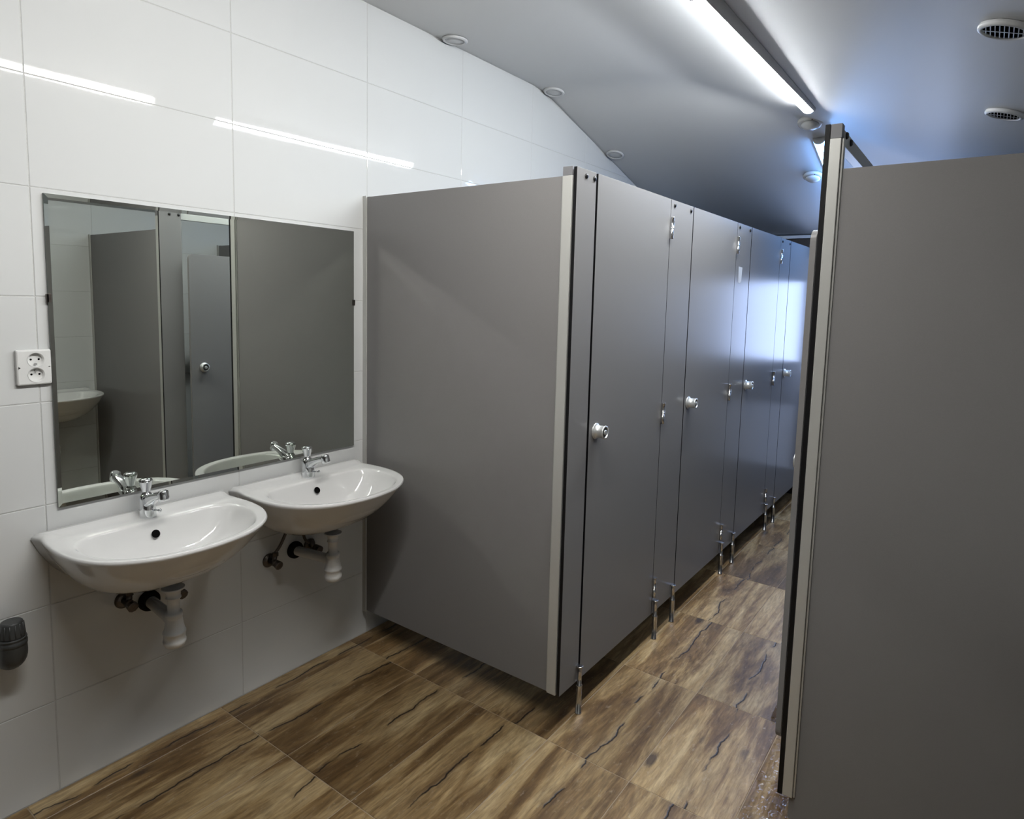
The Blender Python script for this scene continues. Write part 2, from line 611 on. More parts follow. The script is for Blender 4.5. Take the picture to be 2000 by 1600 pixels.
def cubicle(side, i, label, group):
    """side 'mirror': row along the mirror wall (faces +x); 'opposite': the row across the aisle (faces -x)."""
    left = side == 'mirror'
    xf = 1.0375 if left else 1.772              # front face
    s = -1 if left else 1                       # direction into the cubicle
    xw = 0.0 if left else XR
    pz0, pz1 = (0.115, 1.920) if left else (0.060, 1.864)
    fz0, fz1 = (0.120, 1.945) if left else (0.128, 1.977)
    dz0, dz1 = (0.120, 1.945) if left else (0.190, 1.730)
    yd = DIV[i]
    root = thing('toilet_cubicle', (xf, yd, 0.0), label, 'toilet cubicle', group)

    def X(d):
        return xf + s * d

    def bx(mb, d0, d1, *rest, **kw):
        a, b = X(d0), X(d1)
        return mb.box(min(a, b), max(a, b), *rest, **kw)

    # partition panel with its channel at the wall and edge profile at the front
    mb = MB()
    bx(mb, 0.030, abs(xw - xf) - 0.018, yd - 0.0065, yd + 0.0065, pz0, pz1, mat='core_black', my='laminate')
    pan = mb.build('partition_panel', root, bevel=0.0008)
    mb = MB()
    a, b = (xw, xw - s * 0.021)
    x0, x1 = min(a, b), max(a, b)
    mb.box(x0, x1, yd - 0.013, yd - 0.007, pz0 - 0.004, pz1 + 0.004, 'aluminium')
    mb.box(x0, x1, yd + 0.007, yd + 0.013, pz0 - 0.004, pz1 + 0.004, 'aluminium')
    mb.box(min(xw, xw - s * 0.004), max(xw, xw - s * 0.004), yd - 0.0069, yd + 0.0069, pz0 - 0.004, pz1 + 0.004, 'aluminium')
    mb.build('wall_channel', pan)
    if i == 0:
        mb = MB()
        e0, e1 = (0.0165, 0.053) if left else (0.0135, 0.040)
        ptop = 1.919 if left else 1.940
        pbot = 0.117 if left else 0.130
        bx(mb, e0, e1, yd - 0.016, yd + 0.016, pbot, ptop, mat='aluminium')
        bx(mb, e1, e1 + 0.006, yd - 0.010, yd + 0.010, pbot, ptop, mat='aluminium')
        mb.build('edge_profile', pan, bevel=0.0015, label='pale aluminium edge profile')
        mb = MB()
        bx(mb, e0 + 0.0005, e1 + 0.0005, yd - 0.0155, yd + 0.0155, ptop, 1.948 if left else 1.976, mat='cap_grey')
        mb.build('profile_cap', pan, bevel=0.001, label='grey plastic cap')

    def pilaster(p):
        y0, y1 = PIL[p]
        if p == 0:
            y0 = yd - 0.0145
        mb = MB()
        bx(mb, 0.0, TH, y0, y1, fz0, fz1, mat='core_black', mx='laminate')
        pil = mb.build('pilaster', root, bevel=0.0007)
        scr = {0: (1.235, 1.290), 4: (4.68, 4.75)}.get(p, (y0 + 0.035, y1 - 0.030))
        for ys_ in scr:
            mb = MB()
            mb.lathe((X(-0.0002), ys_, fz1 - 0.022), (-s, 0, 0), [(0, 0.0085), (0.003, 0.0082), (0.0055, 0.006), (0.0062, 0.001)], 'screw_black', 14)
            mb.build('screw', pil)
        legs = {0: (1.297,) if left else (), 4: (4.655,)}.get(p, (y0 + 0.014, y1 - 0.036))
        for yl in legs:
            mb = MB()
            lx = X(-0.0105)
            top = 0.184
            mb.lathe((lx, yl, 0.0), (0, 0, 1), [(0, 0.0125), (0.004, 0.0125), (0.005, 0.0108), (0.105, 0.0108), (0.107, 0.0118), (0.111, 0.0118),
                                                 (0.113, 0.0085), (top - 0.006, 0.0085), (top - 0.005, 0.0125), (top - 0.001, 0.0125), (top, 0.011)], 'steel', 16)
            bx(mb, -0.0005, -0.0100, yl - 0.010, yl + 0.010, top - 0.007, top - 0.001, mat='steel')
            mb.build('leg', pil, label='slim steel leg')
        return pil

    pilaster(i)
    if i == 3:
        pilaster(4)

    # door leaf
    y0, y1 = LEAF[i]
    mb = MB()
    if left:
        bx(mb, 0.0, TH, y0, y1, dz0, dz1, mat='core_black', mx='laminate')
    else:
        rc = 0.032
        prof = []
        for cy, cz, a0 in ((y1 - rc, dz1 - rc, 0), (y0 + rc, dz1 - rc, 90), (y0 + rc, dz0 + rc, 180), (y1 - rc, dz0 + rc, 270)):
            for k in range(7):
                a = math.radians(a0 + 15 * k)
                prof.append((cy + rc * math.cos(a), cz + rc * math.sin(a)))
        b0 = len(mb.v)
        kk = len(prof)
        mb.v += [(X(0.0), p[0], p[1]) for p in prof] + [(X(0.0165), p[0], p[1]) for p in prof]
        mb.face([b0 + q for q in range(kk)][::-1], 'laminate')
        mb.face([b0 + kk + q for q in range(kk)], 'laminate')
        for q in range(kk):
            w = (q + 1) % kk
            mb.face((b0 + q, b0 + w, b0 + kk + w, b0 + kk + q), 'laminate')
    if left:
        for ya, yb in ((y0 - 0.022, y0 + 0.006), (y1 - 0.006, y1 + 0.014)):  # black strips added behind the gaps to paint their shade
            ms = MB()
            bx(ms, TH + 0.0006, TH + 0.006, ya, yb, dz0 + 0.002, dz1 - 0.002, mat='rubber')
            ms.build('gap_shade_strip', root, label='black strip standing in for the shade in the door gap')
    ajar = 0.0
    if not left and i == 0:
        ajar = math.radians(-4.3)
    pivot = Vector((xf, y1 + 0.002, 0))
    rot = Matrix.Rotation(ajar, 3, 'Z')

    def swing(v):
        return rot @ (v - pivot) + pivot if ajar else v
    leaf = mb.transform(swing).build('door', root, bevel=0.0007)
    # lock
    mb = MB()
    ky, kz = y0 + (0.048 if left else 0.082), 1.045
    kp = 1.0 if left else 0.5                    # the opposite row has flatter knobs
    mb.lathe((X(-0.0003), ky, kz), (-s, 0, 0), [(0, 0.029), (0.003, 0.029), (0.005, 0.0265), (0.006, 0.0215), (0.034 * kp, 0.0230), (0.038 * kp, 0.0245), (0.041 * kp, 0.0240),
                                             (0.0415 * kp, 0.0205)], 'satin_nickel', 28, cap1=False)
    mb.lathe((X(-0.0412 * kp), ky, kz), (-s, 0, 0), [(0.0, 0.0206), (-0.004, 0.0190)], 'satin_nickel', 28, cap0=False, cap1=False)
    mb.lathe((X(-0.0412 * kp + 0.004), ky, kz), (-s, 0, 0), [(0.0, 0.0192), (0.0001, 0.0192)], 'grey_plastic', 28)
    mb.lathe((X(-0.0412 * kp + 0.004), ky, kz), (-s, 0, 0), [(0.0, 0.0095), (0.005, 0.0088), (0.0055, 0.006)], 'satin_nickel', 20)
    mb.transform(swing).build('lock_knob', leaf, label='satin metal lock knob')
    # hinges on the far edge of the leaf
    for zc in ((0.247, 1.035, 1.825) if left else (0.30, 0.96, 1.62)):
        mb = MB()
        hx = X(-0.0085)
        hy = y1 + 0.003
        mb.lathe((hx, hy - 0.002, zc - 0.046), (0, 0, 1), [(0, 0.0072), (0.044, 0.0072)], 'steel', 14)
        mb.lathe((hx, hy, zc - 0.0018), (0, 0, 1), [(0, 0.0088), (0.003, 0.0088), (0.0035, 0.0072), (0.044, 0.0072), (0.0445, 0.0092), (0.047, 0.0092)], 'steel', 14)
        bx(mb, -0.0004, -0.0060, hy - 0.007, hy + 0.005, zc - 0.044, zc + 0.042, mat='steel')
        mb.build('hinge', leaf)
    return root


ORD = ['first', 'second', 'third', 'fourth']
for i in range(4):
    cubicle('mirror', i, {0: 'first grey toilet cubicle beside the washbasins, with broad side panel',
                          1: 'second grey toilet cubicle from the washbasins along the mirror wall',
                          2: 'third grey toilet cubicle from the washbasins, white sticker on its pilaster',
                          3: 'fourth grey toilet cubicle from the washbasins, at the dark far wall'}[i], 'toilet cubicles along the mirror wall')
for i in range(4):
    cubicle('opposite', i, {0: 'grey cubicle across the aisle with dark side panel and door ajar',
                            1: 'second cubicle across the aisle, behind the one with its door ajar',
                            2: 'third cubicle across the aisle from the mirror wall row',
                            3: 'fourth cubicle across the aisle, beside the glazed far door'}[i], 'toilet cubicles across the aisle')
# head rail over the opposite row
rail = thing('head_rail', (1.798, 1.19, 1.93), 'grey aluminium head rail over the cubicles across the aisle', 'rail')
MB().box(1.7855, 1.812, 1.207, 4.786, 1.930, 1.967, 'aluminium').build('beam', rail, bevel=0.002)
for ys_ in (1.235, 1.300):
    MB().lathe((1.8119, ys_, 1.957 if ys_ < 1.25 else 1.952), (1, 0, 0), [(0, 0.0095), (0.003, 0.009), (0.006, 0.006)], 'screw_black', 14).build('screw', rail)

# sticker
st = MB()
st.quad([(1.0386, 2.900, 1.716), (1.0386, 2.966, 1.714), (1.0386, 2.958, 1.640), (1.0386, 2.938, 1.628), (1.0386, 2.905, 1.630)], 'paper')
st.build('paper_sticker', origin=(1.0386, 2.93, 1.67), label='small torn white sticker on the third grey cubicle', category='sticker')


# ------------------------------------------------------------------ mirror
MY0, MY1, MZ0, MZ1 = 0.029, 1.122, 0.873, 1.773
mir = thing('wall_mirror', (0.0, (MY0 + MY1) / 2, MZ0), 'large rectangular frameless mirror with a slanted rim above the washbasins', 'mirror')
XM, BW, RISE = 0.008, 0.011, 0.00098
mb = MB()
mb.box(0.0025, 0.0072, MY0, MY1, MZ0, MZ1, 'mirror_edge')
mb.build('backing', mir)
mb = MB()
mb.quad([(XM, MY0 + BW, MZ0 + BW), (XM, MY1 - BW, MZ0 + BW), (XM, MY1 - BW, MZ1 - BW), (XM, MY0 + BW, MZ1 - BW)], 'mirror')
b = len(mb.v)
mb.v += [(0.0073, MY0 + BW, MZ0 + BW), (0.0073, MY1 - BW, MZ0 + BW), (0.0073, MY1 - BW, MZ1 - BW), (0.0073, MY0 + BW, MZ1 - BW)]
mb.face((b + 3, b + 2, b + 1, b), 'mirror_edge')
mb.build('glass', mir)
outer = [(MY0, MZ0), (MY1, MZ0), (MY1, MZ1), (MY0, MZ1)]
inner = [(MY0 + BW, MZ0 + BW), (MY1 - BW, MZ0 + BW), (MY1 - BW, MZ1 - BW), (MY0 + BW, MZ1 - BW)]
mb = MB()
for k in range(4):
    q = (k + 1) % 4
    o0, o1, i0, i1 = outer[k], outer[q], inner[k], inner[q]
    mb.quad([(XM + RISE, *o0), (XM + RISE, *o1), (XM, *i1), (XM, *i0)], 'mirror')
    mb.quad([(0.0073, *o0), (0.0073, *o1), (XM + RISE, *o1), (XM + RISE, *o0)], 'mirror_edge')
mb.build('rim', mir, label='narrow slanted rim of the mirror')
for yc, zc, dy in ((MY0, 1.483, -1), (MY1, 1.480, 1)):
    mb = MB()
    mb.box(0.0005, 0.0125, yc - 0.004 if dy < 0 else yc - 0.001, yc + 0.001 if dy < 0 else yc + 0.004, zc - 0.012, zc + 0.012, 'dull_metal')
    mb.box(0.0092, 0.0125, yc - 0.004 if dy < 0 else yc - 0.007, yc + 0.007 if dy < 0 else yc + 0.004, zc - 0.012, zc + 0.012, 'dull_metal')
    mb.build('clip', mir, bevel=0.001)

# ------------------------------------------------------------------ socket
SY, SZ = -0.0135, 1.2895
soc = thing('wall_socket', (0.0, SY, SZ - 0.05), 'white double power socket on the tiles beside the mirror', 'socket')
mb = MB()


def rrect(y0, y1, z0, z1, r, x, k=6):
    out = []
    for cy, cz, a0 in ((y1 - r, z1 - r, 0), (y0 + r, z1 - r, 90), (y0 + r, z0 + r, 180), (y1 - r, z0 + r, 270)):
        for t in range(k + 1):
            a = math.radians(a0 + 90 * t / k)
            out.append((x, cy + r * math.cos(a), cz + r * math.sin(a)))
    return out


mb.rings([rrect(SY - 0.042, SY + 0.042, SZ - 0.0495, SZ + 0.0495, 0.005, x) for x in (0.0006, 0.008)] +
         [rrect(SY - 0.0405, SY + 0.0405, SZ - 0.048, SZ + 0.048, 0.004, 0.0120), rrect(SY - 0.0375, SY + 0.0375, SZ - 0.045, SZ + 0.045, 0.003, 0.0135)],
         'socket_white', cap1=False, smooth=False)
WELLS = ((SZ + 0.0205, -1), (SZ - 0.0215, 1))
NW = 48
for (cz, up), (z0, z1) in zip(WELLS, ((SZ - 0.0005, SZ + 0.045), (SZ - 0.045, SZ - 0.0005))):
    cy = SY + 0.004
    b = len(mb.v)
    for k in range(NW):
        a = 2 * math.pi * k / NW
        c_, s_ = math.cos(a), math.sin(a)
        ty = ((SY + 0.0375 - cy) if c_ > 0 else (SY - 0.0375 - cy)) / c_ if abs(c_) > 1e-9 else 1e9
        tz_ = ((z1 - cz) if s_ > 0 else (z0 - cz)) / s_ if abs(s_) > 1e-9 else 1e9
        t = min(ty, tz_)
        mb.v.append((0.0135, cy + t * c_, cz + t * s_))
        mb.v.append((0.0135, cy + 0.0205 * c_, cz + 0.0205 * s_))
    for k in range(NW):
        q = (k + 1) % NW
        mb.face((b + 2 * k, b + 2 * q, b + 2 * q + 1, b + 2 * k + 1), 'socket_white')
mb.build('plate', soc)
for cz, up in WELLS:
    cy = SY + 0.004
    mb = MB()
    mb.lathe((0.0135, cy, cz), (-1, 0, 0), [(-0.0008, 0.0206), (-0.0008, 0.0192), (0.009, 0.0182)], 'socket_white', 40, cap0=False)
    wl = mb.build('socket_well', soc)
    for dy in (-0.0095, 0.0095):
        MB().lathe((0.0046, cy + dy, cz + 0.001), (1, 0, 0), [(0, 0.0028), (0.0003, 0.0028)], 'dark_hole', 14).build('pin_hole', wl)
    MB().lathe((0.0046, cy, cz + up * 0.0120), (1, 0, 0), [(0, 0.0028), (0.010, 0.0028), (0.012, 0.0015)], 'steel', 12).build('earth_pin', wl)


# ------------------------------------------------------------------ washbasins
def smooth_closed(ctrl, sub=10):
    n_ = len(ctrl)
    out = []
    for k in range(n_):
        a, b_, c, d = (Vector(ctrl[(k + j) % n_]) for j in (-1, 0, 1, 2))
        for s_ in range(sub):
            t = s_ / sub
            out.append(0.5 * ((2 * b_) + (c - a) * t + (2 * a - 5 * b_ + 4 * c - d) * t * t + (3 * b_ - a - 3 * c + d) * t ** 3))
    return out


def radial(outline, c, n_):
    """Radius of a star-shaped outline around c at n_ angles."""
    res = []
    for i in range(n_):
        th = 2 * math.pi * i / n_
        d = Vector((math.cos(th), math.sin(th)))
        best = None
        for k in range(len(outline)):
            p, q = Vector(outline[k]) - c, Vector(outline[(k + 1) % len(outline)]) - c
            e = q - p
            den = d.x * (-e.y) + d.y * e.x
            if abs(den) < 1e-12:
                continue
            t = (p.x * (-e.y) + p.y * e.x) / den
            u = (d.x * p.y - d.y * p.x) / den
            if t > 0 and -1e-6 <= u <= 1 + 1e-6:
                best = t if best is None else max(best, t)
        res.append(c + d * (best or 0.01))
    return res


half_o = [(0.004, -0.268), (0.010, -0.275), (0.10, -0.285), (0.20, -0.286), (0.29, -0.268), (0.365, -0.222), (0.420, -0.140), (0.442, -0.045)]
OUT = [Vector(p) for p in half_o] + [Vector((p[0], -p[1])) for p in reversed(half_o)]
OUT = smooth_closed(OUT, 6)
OUT = [Vector((max(p.x, 0.0035), p.y)) for p in OUT]
half_i = [(0.112, -0.10), (0.115, -0.185), (0.140, -0.228), (0.200, -0.246), (0.285, -0.232), (0.355, -0.190), (0.400, -0.118), (0.417, -0.038)]
INN = smooth_closed([Vector(p) for p in half_i] + [Vector((p[0], -p[1])) for p in reversed(half_i)], 6)
NB = 120
CB = Vector((0.215, 0.0))
R_OUT, R_INN = radial(OUT, CB, NB), radial(INN, CB, NB)


def washbasin(yc, zr, label, hose, trap_label=None):
    root = thing('washbasin', (0.0, yc, zr - 0.2), label, 'washbasin', 'washbasins under the mirror')
    mb = MB()

    def loop(pts, z, sx=1.0, sy=1.0, c=None, dz=None):
        out = []
        for p in pts:
            if c is None:
                x, y = p.x * sx if p.x > 0.0036 else 0.0035, p.y * sy
            else:
                x, y = c.x + (p.x - c.x) * sx, c.y + (p.y - c.y) * sy
            out.append((x, yc + y, zr + (z if dz is None else z + dz(x))))
        return out

    def back(x):                                   # raised ledge along the wall
        return 0.010 * max(0.0, min(1.0, (0.060 - x) / 0.022))
    shell = []
    for z, sx, sy in ((-0.194, 0.06, 0.06), (-0.193, 0.20, 0.19), (-0.188, 0.35, 0.335), (-0.178, 0.475, 0.475), (-0.160, 0.595, 0.61), (-0.136, 0.70, 0.725),
                      (-0.108, 0.785, 0.815), (-0.078, 0.858, 0.885), (-0.050, 0.915, 0.937), (-0.028, 0.958, 0.970), (-0.015, 0.985, 0.989), (-0.007, 1.0, 1.0), (-0.002, 0.9985, 0.9985)):
        shell.append(loop(R_OUT, z, sx, sy))
    c = CB
    shell.append(loop(R_OUT, 0.0, 0.992, 0.992, c))
    mids = []
    for t in (0.08, 0.22, 0.40, 0.60, 0.80, 0.93):
        pts = [R_OUT[i] * (1 - t) + R_INN[i] * t for i in range(NB)]
        mids.append(loop(pts, 0.0012 - 0.003 * t * t, 1, 1, c, back))
    bowl = []
    c2 = Vector((0.235, 0.0))
    for z, s_ in ((-0.0035, 0.997), (-0.008, 0.982), (-0.020, 0.955), (-0.045, 0.900), (-0.075, 0.815), (-0.100, 0.70), (-0.117, 0.55), (-0.128, 0.36), (-0.132, 0.16), (-0.133, 0.085)):
        bowl.append(loop(R_INN, z, s_, s_, c2))
    rings = shell + mids + bowl
    mb.rings(rings, 'ceramic', cap0=True, cap1=True, smooth=True)
    bowl_o = mb.build('basin', root, label='white glazed ceramic basin')
    # overflow and drain
    mb = MB()
    s0 = 0.91
    ox = 0.235 + (0.118 - 0.235) * s0
    on = Vector((0.88, 0, 0.47)).normalized()
    mb.lathe((ox + 0.0005, yc - 0.006, zr - 0.040), on, [(0, 0.0125), (0.0012, 0.0125), (0.0014, 0.0118)], 'dark_hole', 24)
    mb.build('overflow_hole', bowl_o)
    mb = MB()
    mb.lathe((0.235, yc, zr - 0.1335), (0, 0, 1), [(0, 0.033), (0.003, 0.032), (0.004, 0.026), (0.002, 0.024), (0.002, 0.012), (0.003, 0.010)], 'chrome', 28)
    mb.build('drain_flange', bowl_o)
    # push tap
    tx, tz = 0.066, zr - 0.0005
    tap = MB()
    rs = []
    for z, rx, ry, dx in ((0.0, 0.0265, 0.0235, 0.002), (0.004, 0.0268, 0.0238, 0.002), (0.020, 0.0262, 0.0230, 0.002), (0.040, 0.0245, 0.0215, 0.001), (0.056, 0.0228, 0.0205, -0.001),
                          (0.067, 0.0195, 0.0185, -0.003), (0.072, 0.0150, 0.0150, -0.004)):
        rs.append([(tx + dx + rx * math.cos(2 * math.pi * k / 28), yc + ry * math.sin(2 * math.pi * k / 28), tz + z) for k in range(28)])
    tap.rings(rs, 'chrome')
    tp = tap.build('tap', root, label='chrome push tap')
    sp = MB()
    rs = []
    for t, w, hgt in ((0.0, 0.0185, 0.017), (0.25, 0.0165, 0.0145), (0.55, 0.0145, 0.0115), (0.85, 0.0140, 0.0100), (1.0, 0.0140, 0.0100)):
        x = tx + 0.006 + 0.100 * t
        z = tz + 0.048 + 0.042 * t + 0.006 * math.sin(math.pi * t)
        ring = []
        for k in range(20):
            a = 2 * math.pi * k / 20
            ca, sa = math.cos(a), math.sin(a)
            ring.append((x - 0.40 * hgt * math.copysign(abs(sa) ** 0.6, sa), yc + w * math.copysign(abs(ca) ** 0.6, ca), z + hgt * math.copysign(abs(sa) ** 0.6, sa)))
        rs.append(ring)
    sp.rings(rs, 'chrome')
    sp.build('spout', tp)
    ae = MB()
    ax = Vector((0.36, 0, -0.93)).normalized()
    ae.lathe((tx + 0.100, yc, tz + 0.104), ax, [(0, 0.010), (0.003, 0.0150), (0.008, 0.0162), (0.028, 0.0158), (0.033, 0.0140), (0.0335, 0.009)], 'chrome', 20)
    ae.build('aerator', tp)
    bt = MB()
    bt.lathe((tx - 0.004, yc, tz + 0.068), (-0.06, 0, 1), [(0, 0.0150), (0.005, 0.0150), (0.007, 0.0115), (0.014, 0.0120), (0.030, 0.0165), (0.042, 0.0190), (0.047, 0.0200), (0.051, 0.0185), (0.054, 0.0125), (0.055, 0.003)], 'chrome', 28)
    bt.build('push_button', tp)
    ey = MB()
    ey.cyl((tx + 0.020, yc + 0.010, tz + 0.022), (tx + 0.040, yc + 0.016, tz + 0.024), 0.0032, mat='chrome', n=12)
    ey.lathe((tx + 0.040, yc + 0.016, tz + 0.024), (1, 0.3, 0.1), [(0, 0.003), (0.002, 0.006), (0.006, 0.006), (0.008, 0.003)], 'chrome', 14)
    ey.build('chain_eye', tp)
    # bottle trap
    bx_ = 0.215
    tr = MB()
    zt = zr - 0.188
    TS = 0.98
    tr.lathe((bx_, yc, zt), (0, 0, -1), [(t, r * TS) for t, r in ((0.0, 0.033), (0.006, 0.033), (0.008, 0.0215), (0.030, 0.0205), (0.031, 0.0225), (0.034, 0.0225), (0.035, 0.0185), (0.078, 0.0185), (0.079, 0.0245),
                                          (0.094, 0.0250), (0.095, 0.0235), (0.100, 0.0240), (0.120, 0.0270), (0.138, 0.0310), (0.139, 0.0330), (0.145, 0.0335), (0.147, 0.0310), (0.166, 0.0315),
                                          (0.168, 0.0335), (0.174, 0.0330), (0.184, 0.0290), (0.188, 0.0240))], 'white_plastic', 32)
    tro = tr.build('bottle_trap', root, label='white plastic bottle trap')
    op = MB()
    wy = yc + (0.022 if yc < 0.5 else -0.020)
    op.tube([(bx_ - 0.015, yc, zt - 0.110), (0.12, yc + (wy - yc) * 0.5, zt - 0.112), (0.02, wy, zt - 0.116), (0.004, wy, zt - 0.116)], 0.0185, 'white_plastic', 18)
    op.build('outlet_pipe', tro)
    ru = MB()
    ru.lathe((0.002, wy, zt - 0.116), (1, 0, 0), [(0, 0.034), (0.012, 0.033), (0.020, 0.028), (0.021, 0.0185), (0.004, 0.0180)], 'rubber', 28, cap0=False, cap1=False)
    ru.build('wall_seal', tro, label='black rubber wall seal')
    return root


def angle_valve(y, z, yc, zr, label, hose_pts, knob):
    root = thing('angle_valve', (0.0, y, z), label, 'valve', 'angle valves under the washbasins')
    mb = MB()
    mb.lathe((0.0015, y, z), (1, 0, 0), [(0, 0.027), (0.004, 0.026), (0.010, 0.018), (0.011, 0.011)], 'dull_metal', 24)
    mb.build('rosette', root)
    mb = MB()
    mb.lathe((0.008, y, z), (1, 0, 0), [(0, 0.0105), (0.030, 0.0105), (0.031, 0.0135), (0.044, 0.0135), (0.046, 0.009)], 'dull_metal', 18)
    mb.cyl((0.034, y, z), (0.034, y + knob[0] * 0.5, z + 0.026), 0.0085, mat='dull_metal')
    mb.lathe((0.034, y + knob[0] * 0.5, z + 0.024), (0, 0, 1), [(0, 0.0115), (0.013, 0.0115), (0.014, 0.008)], 'dull_metal', 6, smooth=False)
    mb.build('body', root)
    mb = MB()
    mb.lathe((0.050, y, z), (1, 0.0, -0.2), [(0, 0.006), (0.006, 0.006), (0.007, 0.0155), (0.020, 0.0165), (0.022, 0.012)], 'dull_metal', 10, smooth=False)
    mb.build('handle', root)
    mb = MB()
    mb.tube([(0.034, y + knob[0] * 0.5, z + 0.036)] + hose_pts, 0.0058, 'dull_metal', 10)
    mb.build('hose', root, label='thin dark supply hose')
    return root


ZR = 0.803
washbasin(0.250, ZR, 'white ceramic washbasin beside the power socket, with chrome tap', None)
washbasin(0.848, ZR + 0.001, 'white ceramic washbasin next to the grey cubicle panel, with chrome tap', None)
angle_valve(0.196, 0.528, 0.25, ZR, 'dark angle valve under the washbasin beside the socket, mirror-edge side', [(0.040, 0.203, 0.60), (0.055, 0.225, 0.66)], (0.012,))
angle_valve(0.352, 0.512, 0.25, ZR, 'small dark angle valve behind the trap of the washbasin beside the socket', [(0.040, 0.335, 0.59), (0.055, 0.30, 0.66)], (-0.012,))
angle_valve(0.714, 0.492, 0.848, ZR, 'dark angle valve with slanting hose under the washbasin by the cubicle', [(0.038, 0.745, 0.56), (0.050, 0.785, 0.655)], (0.014,))
angle_valve(0.898, 0.497, 0.848, ZR, 'dark angle valve beside the white trap of the washbasin by the cubicle', [(0.036, 0.872, 0.525), (0.040, 0.845, 0.56), (0.050, 0.842, 0.655)], (-0.03,))

# third washbasin on the opposite tiled wall (seen in the mirror)
def dup_tree(o, parent=None):
    cpy = o.copy()
    COL.objects.link(cpy)
    cpy.parent = parent
    for ch in [q for q in bpy.data.objects if q.parent == o and q != cpy]:
        dup_tree(ch, cpy)
    return cpy


src = [o for o in bpy.data.objects if o.name == 'washbasin'][0]
third = dup_tree(src)
third.location = (XR, 0.855, src.location.z + 0.033)
third.rotation_euler = (0, 0, math.pi)
tag(third, 'white washbasin on the opposite wall, visible only in the mirror', 'washbasin', 'washbasins on the opposite wall')

# ------------------------------------------------------------------ grey waste pipe stub on the wall
PY, PX = -0.112, 0.062
ws = thing('waste_pipe_stub', (0.0, PY, 0.46), 'dark grey plastic waste pipe stub with ribbed cap on the wall', 'pipe')
mb = MB()
mb.tube([(0.002, PY, 0.487), (0.030, PY, 0.487), (0.055, PY, 0.500), (PX, PY, 0.528), (PX, PY, 0.545)], lambda t: 0.030 + 0.004 * math.sin(math.pi * t), 'grey_plastic', 24)
mb.lathe((0.0015, PY, 0.487), (1, 0, 0), [(0, 0.037), (0.016, 0.036), (0.020, 0.030)], 'grey_plastic', 24)
mb.build('elbow', ws)
mb = MB()
mb.lathe((PX, PY, 0.533), (0, 0, 1), [(0, 0.030), (0.002, 0.0335), (0.012, 0.0340), (0.014, 0.0315), (0.018, 0.0315), (0.020, 0.0335), (0.024, 0.0320)], 'grey_plastic', 28)
mb.build('collar', ws)
mb = MB()
mb.lathe((PX, PY, 0.556), (0, 0, 1), [(0, 0.0300), (0.006, 0.0298), (0.040, 0.0262), (0.044, 0.0250), (0.046, 0.0222)], 'grey_plastic', 28)
for k in range(14):
    a = 2 * math.pi * k / 14
    c_, s_ = math.cos(a), math.sin(a)
    mb.cyl((PX + 0.0292 * c_, PY + 0.0292 * s_, 0.561), (PX + 0.0262 * c_, PY + 0.0262 * s_, 0.596), 0.0018, mat='grey_plastic', n=6)
mb.build('cap', ws)


# ------------------------------------------------------------------ ceiling fittings
def frame_on(p, down, along):
    """Matrix: local -Z = down, local Y = along."""
    z = -Vector(down).normalized()
    y = Vector(along)
    y = (y - z * y.dot(z)).normalized()
    x = y.cross(z)
    mm = Matrix.Identity(4)
    for i in range(3):
        mm[i][0], mm[i][1], mm[i][2], mm[i][3] = x[i], y[i], z[i], p[i]
    return mm


def batten(p_mid, down, along, length, glow, label, drop):
    """LED batten: wedge housing between ceiling and diffuser; the near end hangs lower by drop."""
    root = thing('led_batten', (0, 0, 0), label, 'ceiling lamp', 'tube lamps along the ceiling')
    root.matrix_world = frame_on(p_mid, down, along)
    h0 = length / 2
    mb = MB()
    w = 0.032
    dn, df = 0.010 + drop, 0.010
    vs_ = [(-w, -h0, -0.0015), (w, -h0, -0.0015), (w, h0, -0.0015), (-w, h0, -0.0015), (-w, -h0, -dn), (w, -h0, -dn), (w, h0, -df), (-w, h0, -df)]
    mb.v += vs_
    for q in ((0, 1, 2, 3), (7, 6, 5, 4), (0, 4, 5, 1), (1, 5, 6, 2), (2, 6, 7, 3), (3, 7, 4, 0)):
        mb.face(q, 'lamp_body')
    for xa, xb, lip in ((-w, -w + 0.002, 0.003), (w - 0.002, w, 0.009)):  # lips added to keep grazing lamp light off the ceiling, deeper on one side
        b0 = len(mb.v)
        mb.v += [(xa, -h0, -dn + 0.001), (xb, -h0, -dn + 0.001), (xb, h0, -df + 0.001), (xa, h0, -df + 0.001),
                 (xa, -h0, -dn - lip), (xb, -h0, -dn - lip), (xb, h0, -df - lip), (xa, h0, -df - lip)]
        for q in ((0, 1, 2, 3), (7, 6, 5, 4), (0, 4, 5, 1), (1, 5, 6, 2), (2, 6, 7, 3), (3, 7, 4, 0)):
            mb.face([b0 + t for t in q], 'lamp_body')
    mb.build('housing', root, origin=(0, 0, 0))
    mb = MB()
    rs = []
    for y, d in ((-h0 + 0.012, dn), (h0 - 0.012, df)):
        rs.append([(0.028 * math.cos(math.pi * k / 14), y, -d - 0.0005 - 0.022 * math.sin(math.pi * k / 14)) for k in range(15)])
    mb.rings(rs, glow)
    mb.build('diffuser', root, origin=(0, 0, 0), label='glowing white diffuser')
    for y0_, y1_, d in ((-h0, -h0 + 0.012, dn), (h0 - 0.012, h0, df)):
        mb = MB()
        rs = [[(0.0295 * math.cos(math.pi * k / 14), y, -d - 0.0003 - 0.0235 * math.sin(math.pi * k / 14)) for k in range(15)] for y in (y0_, y1_)]
        mb.rings(rs, 'lamp_body')
        mb.build('end_cap', root, origin=(0, 0, 0))
    return root


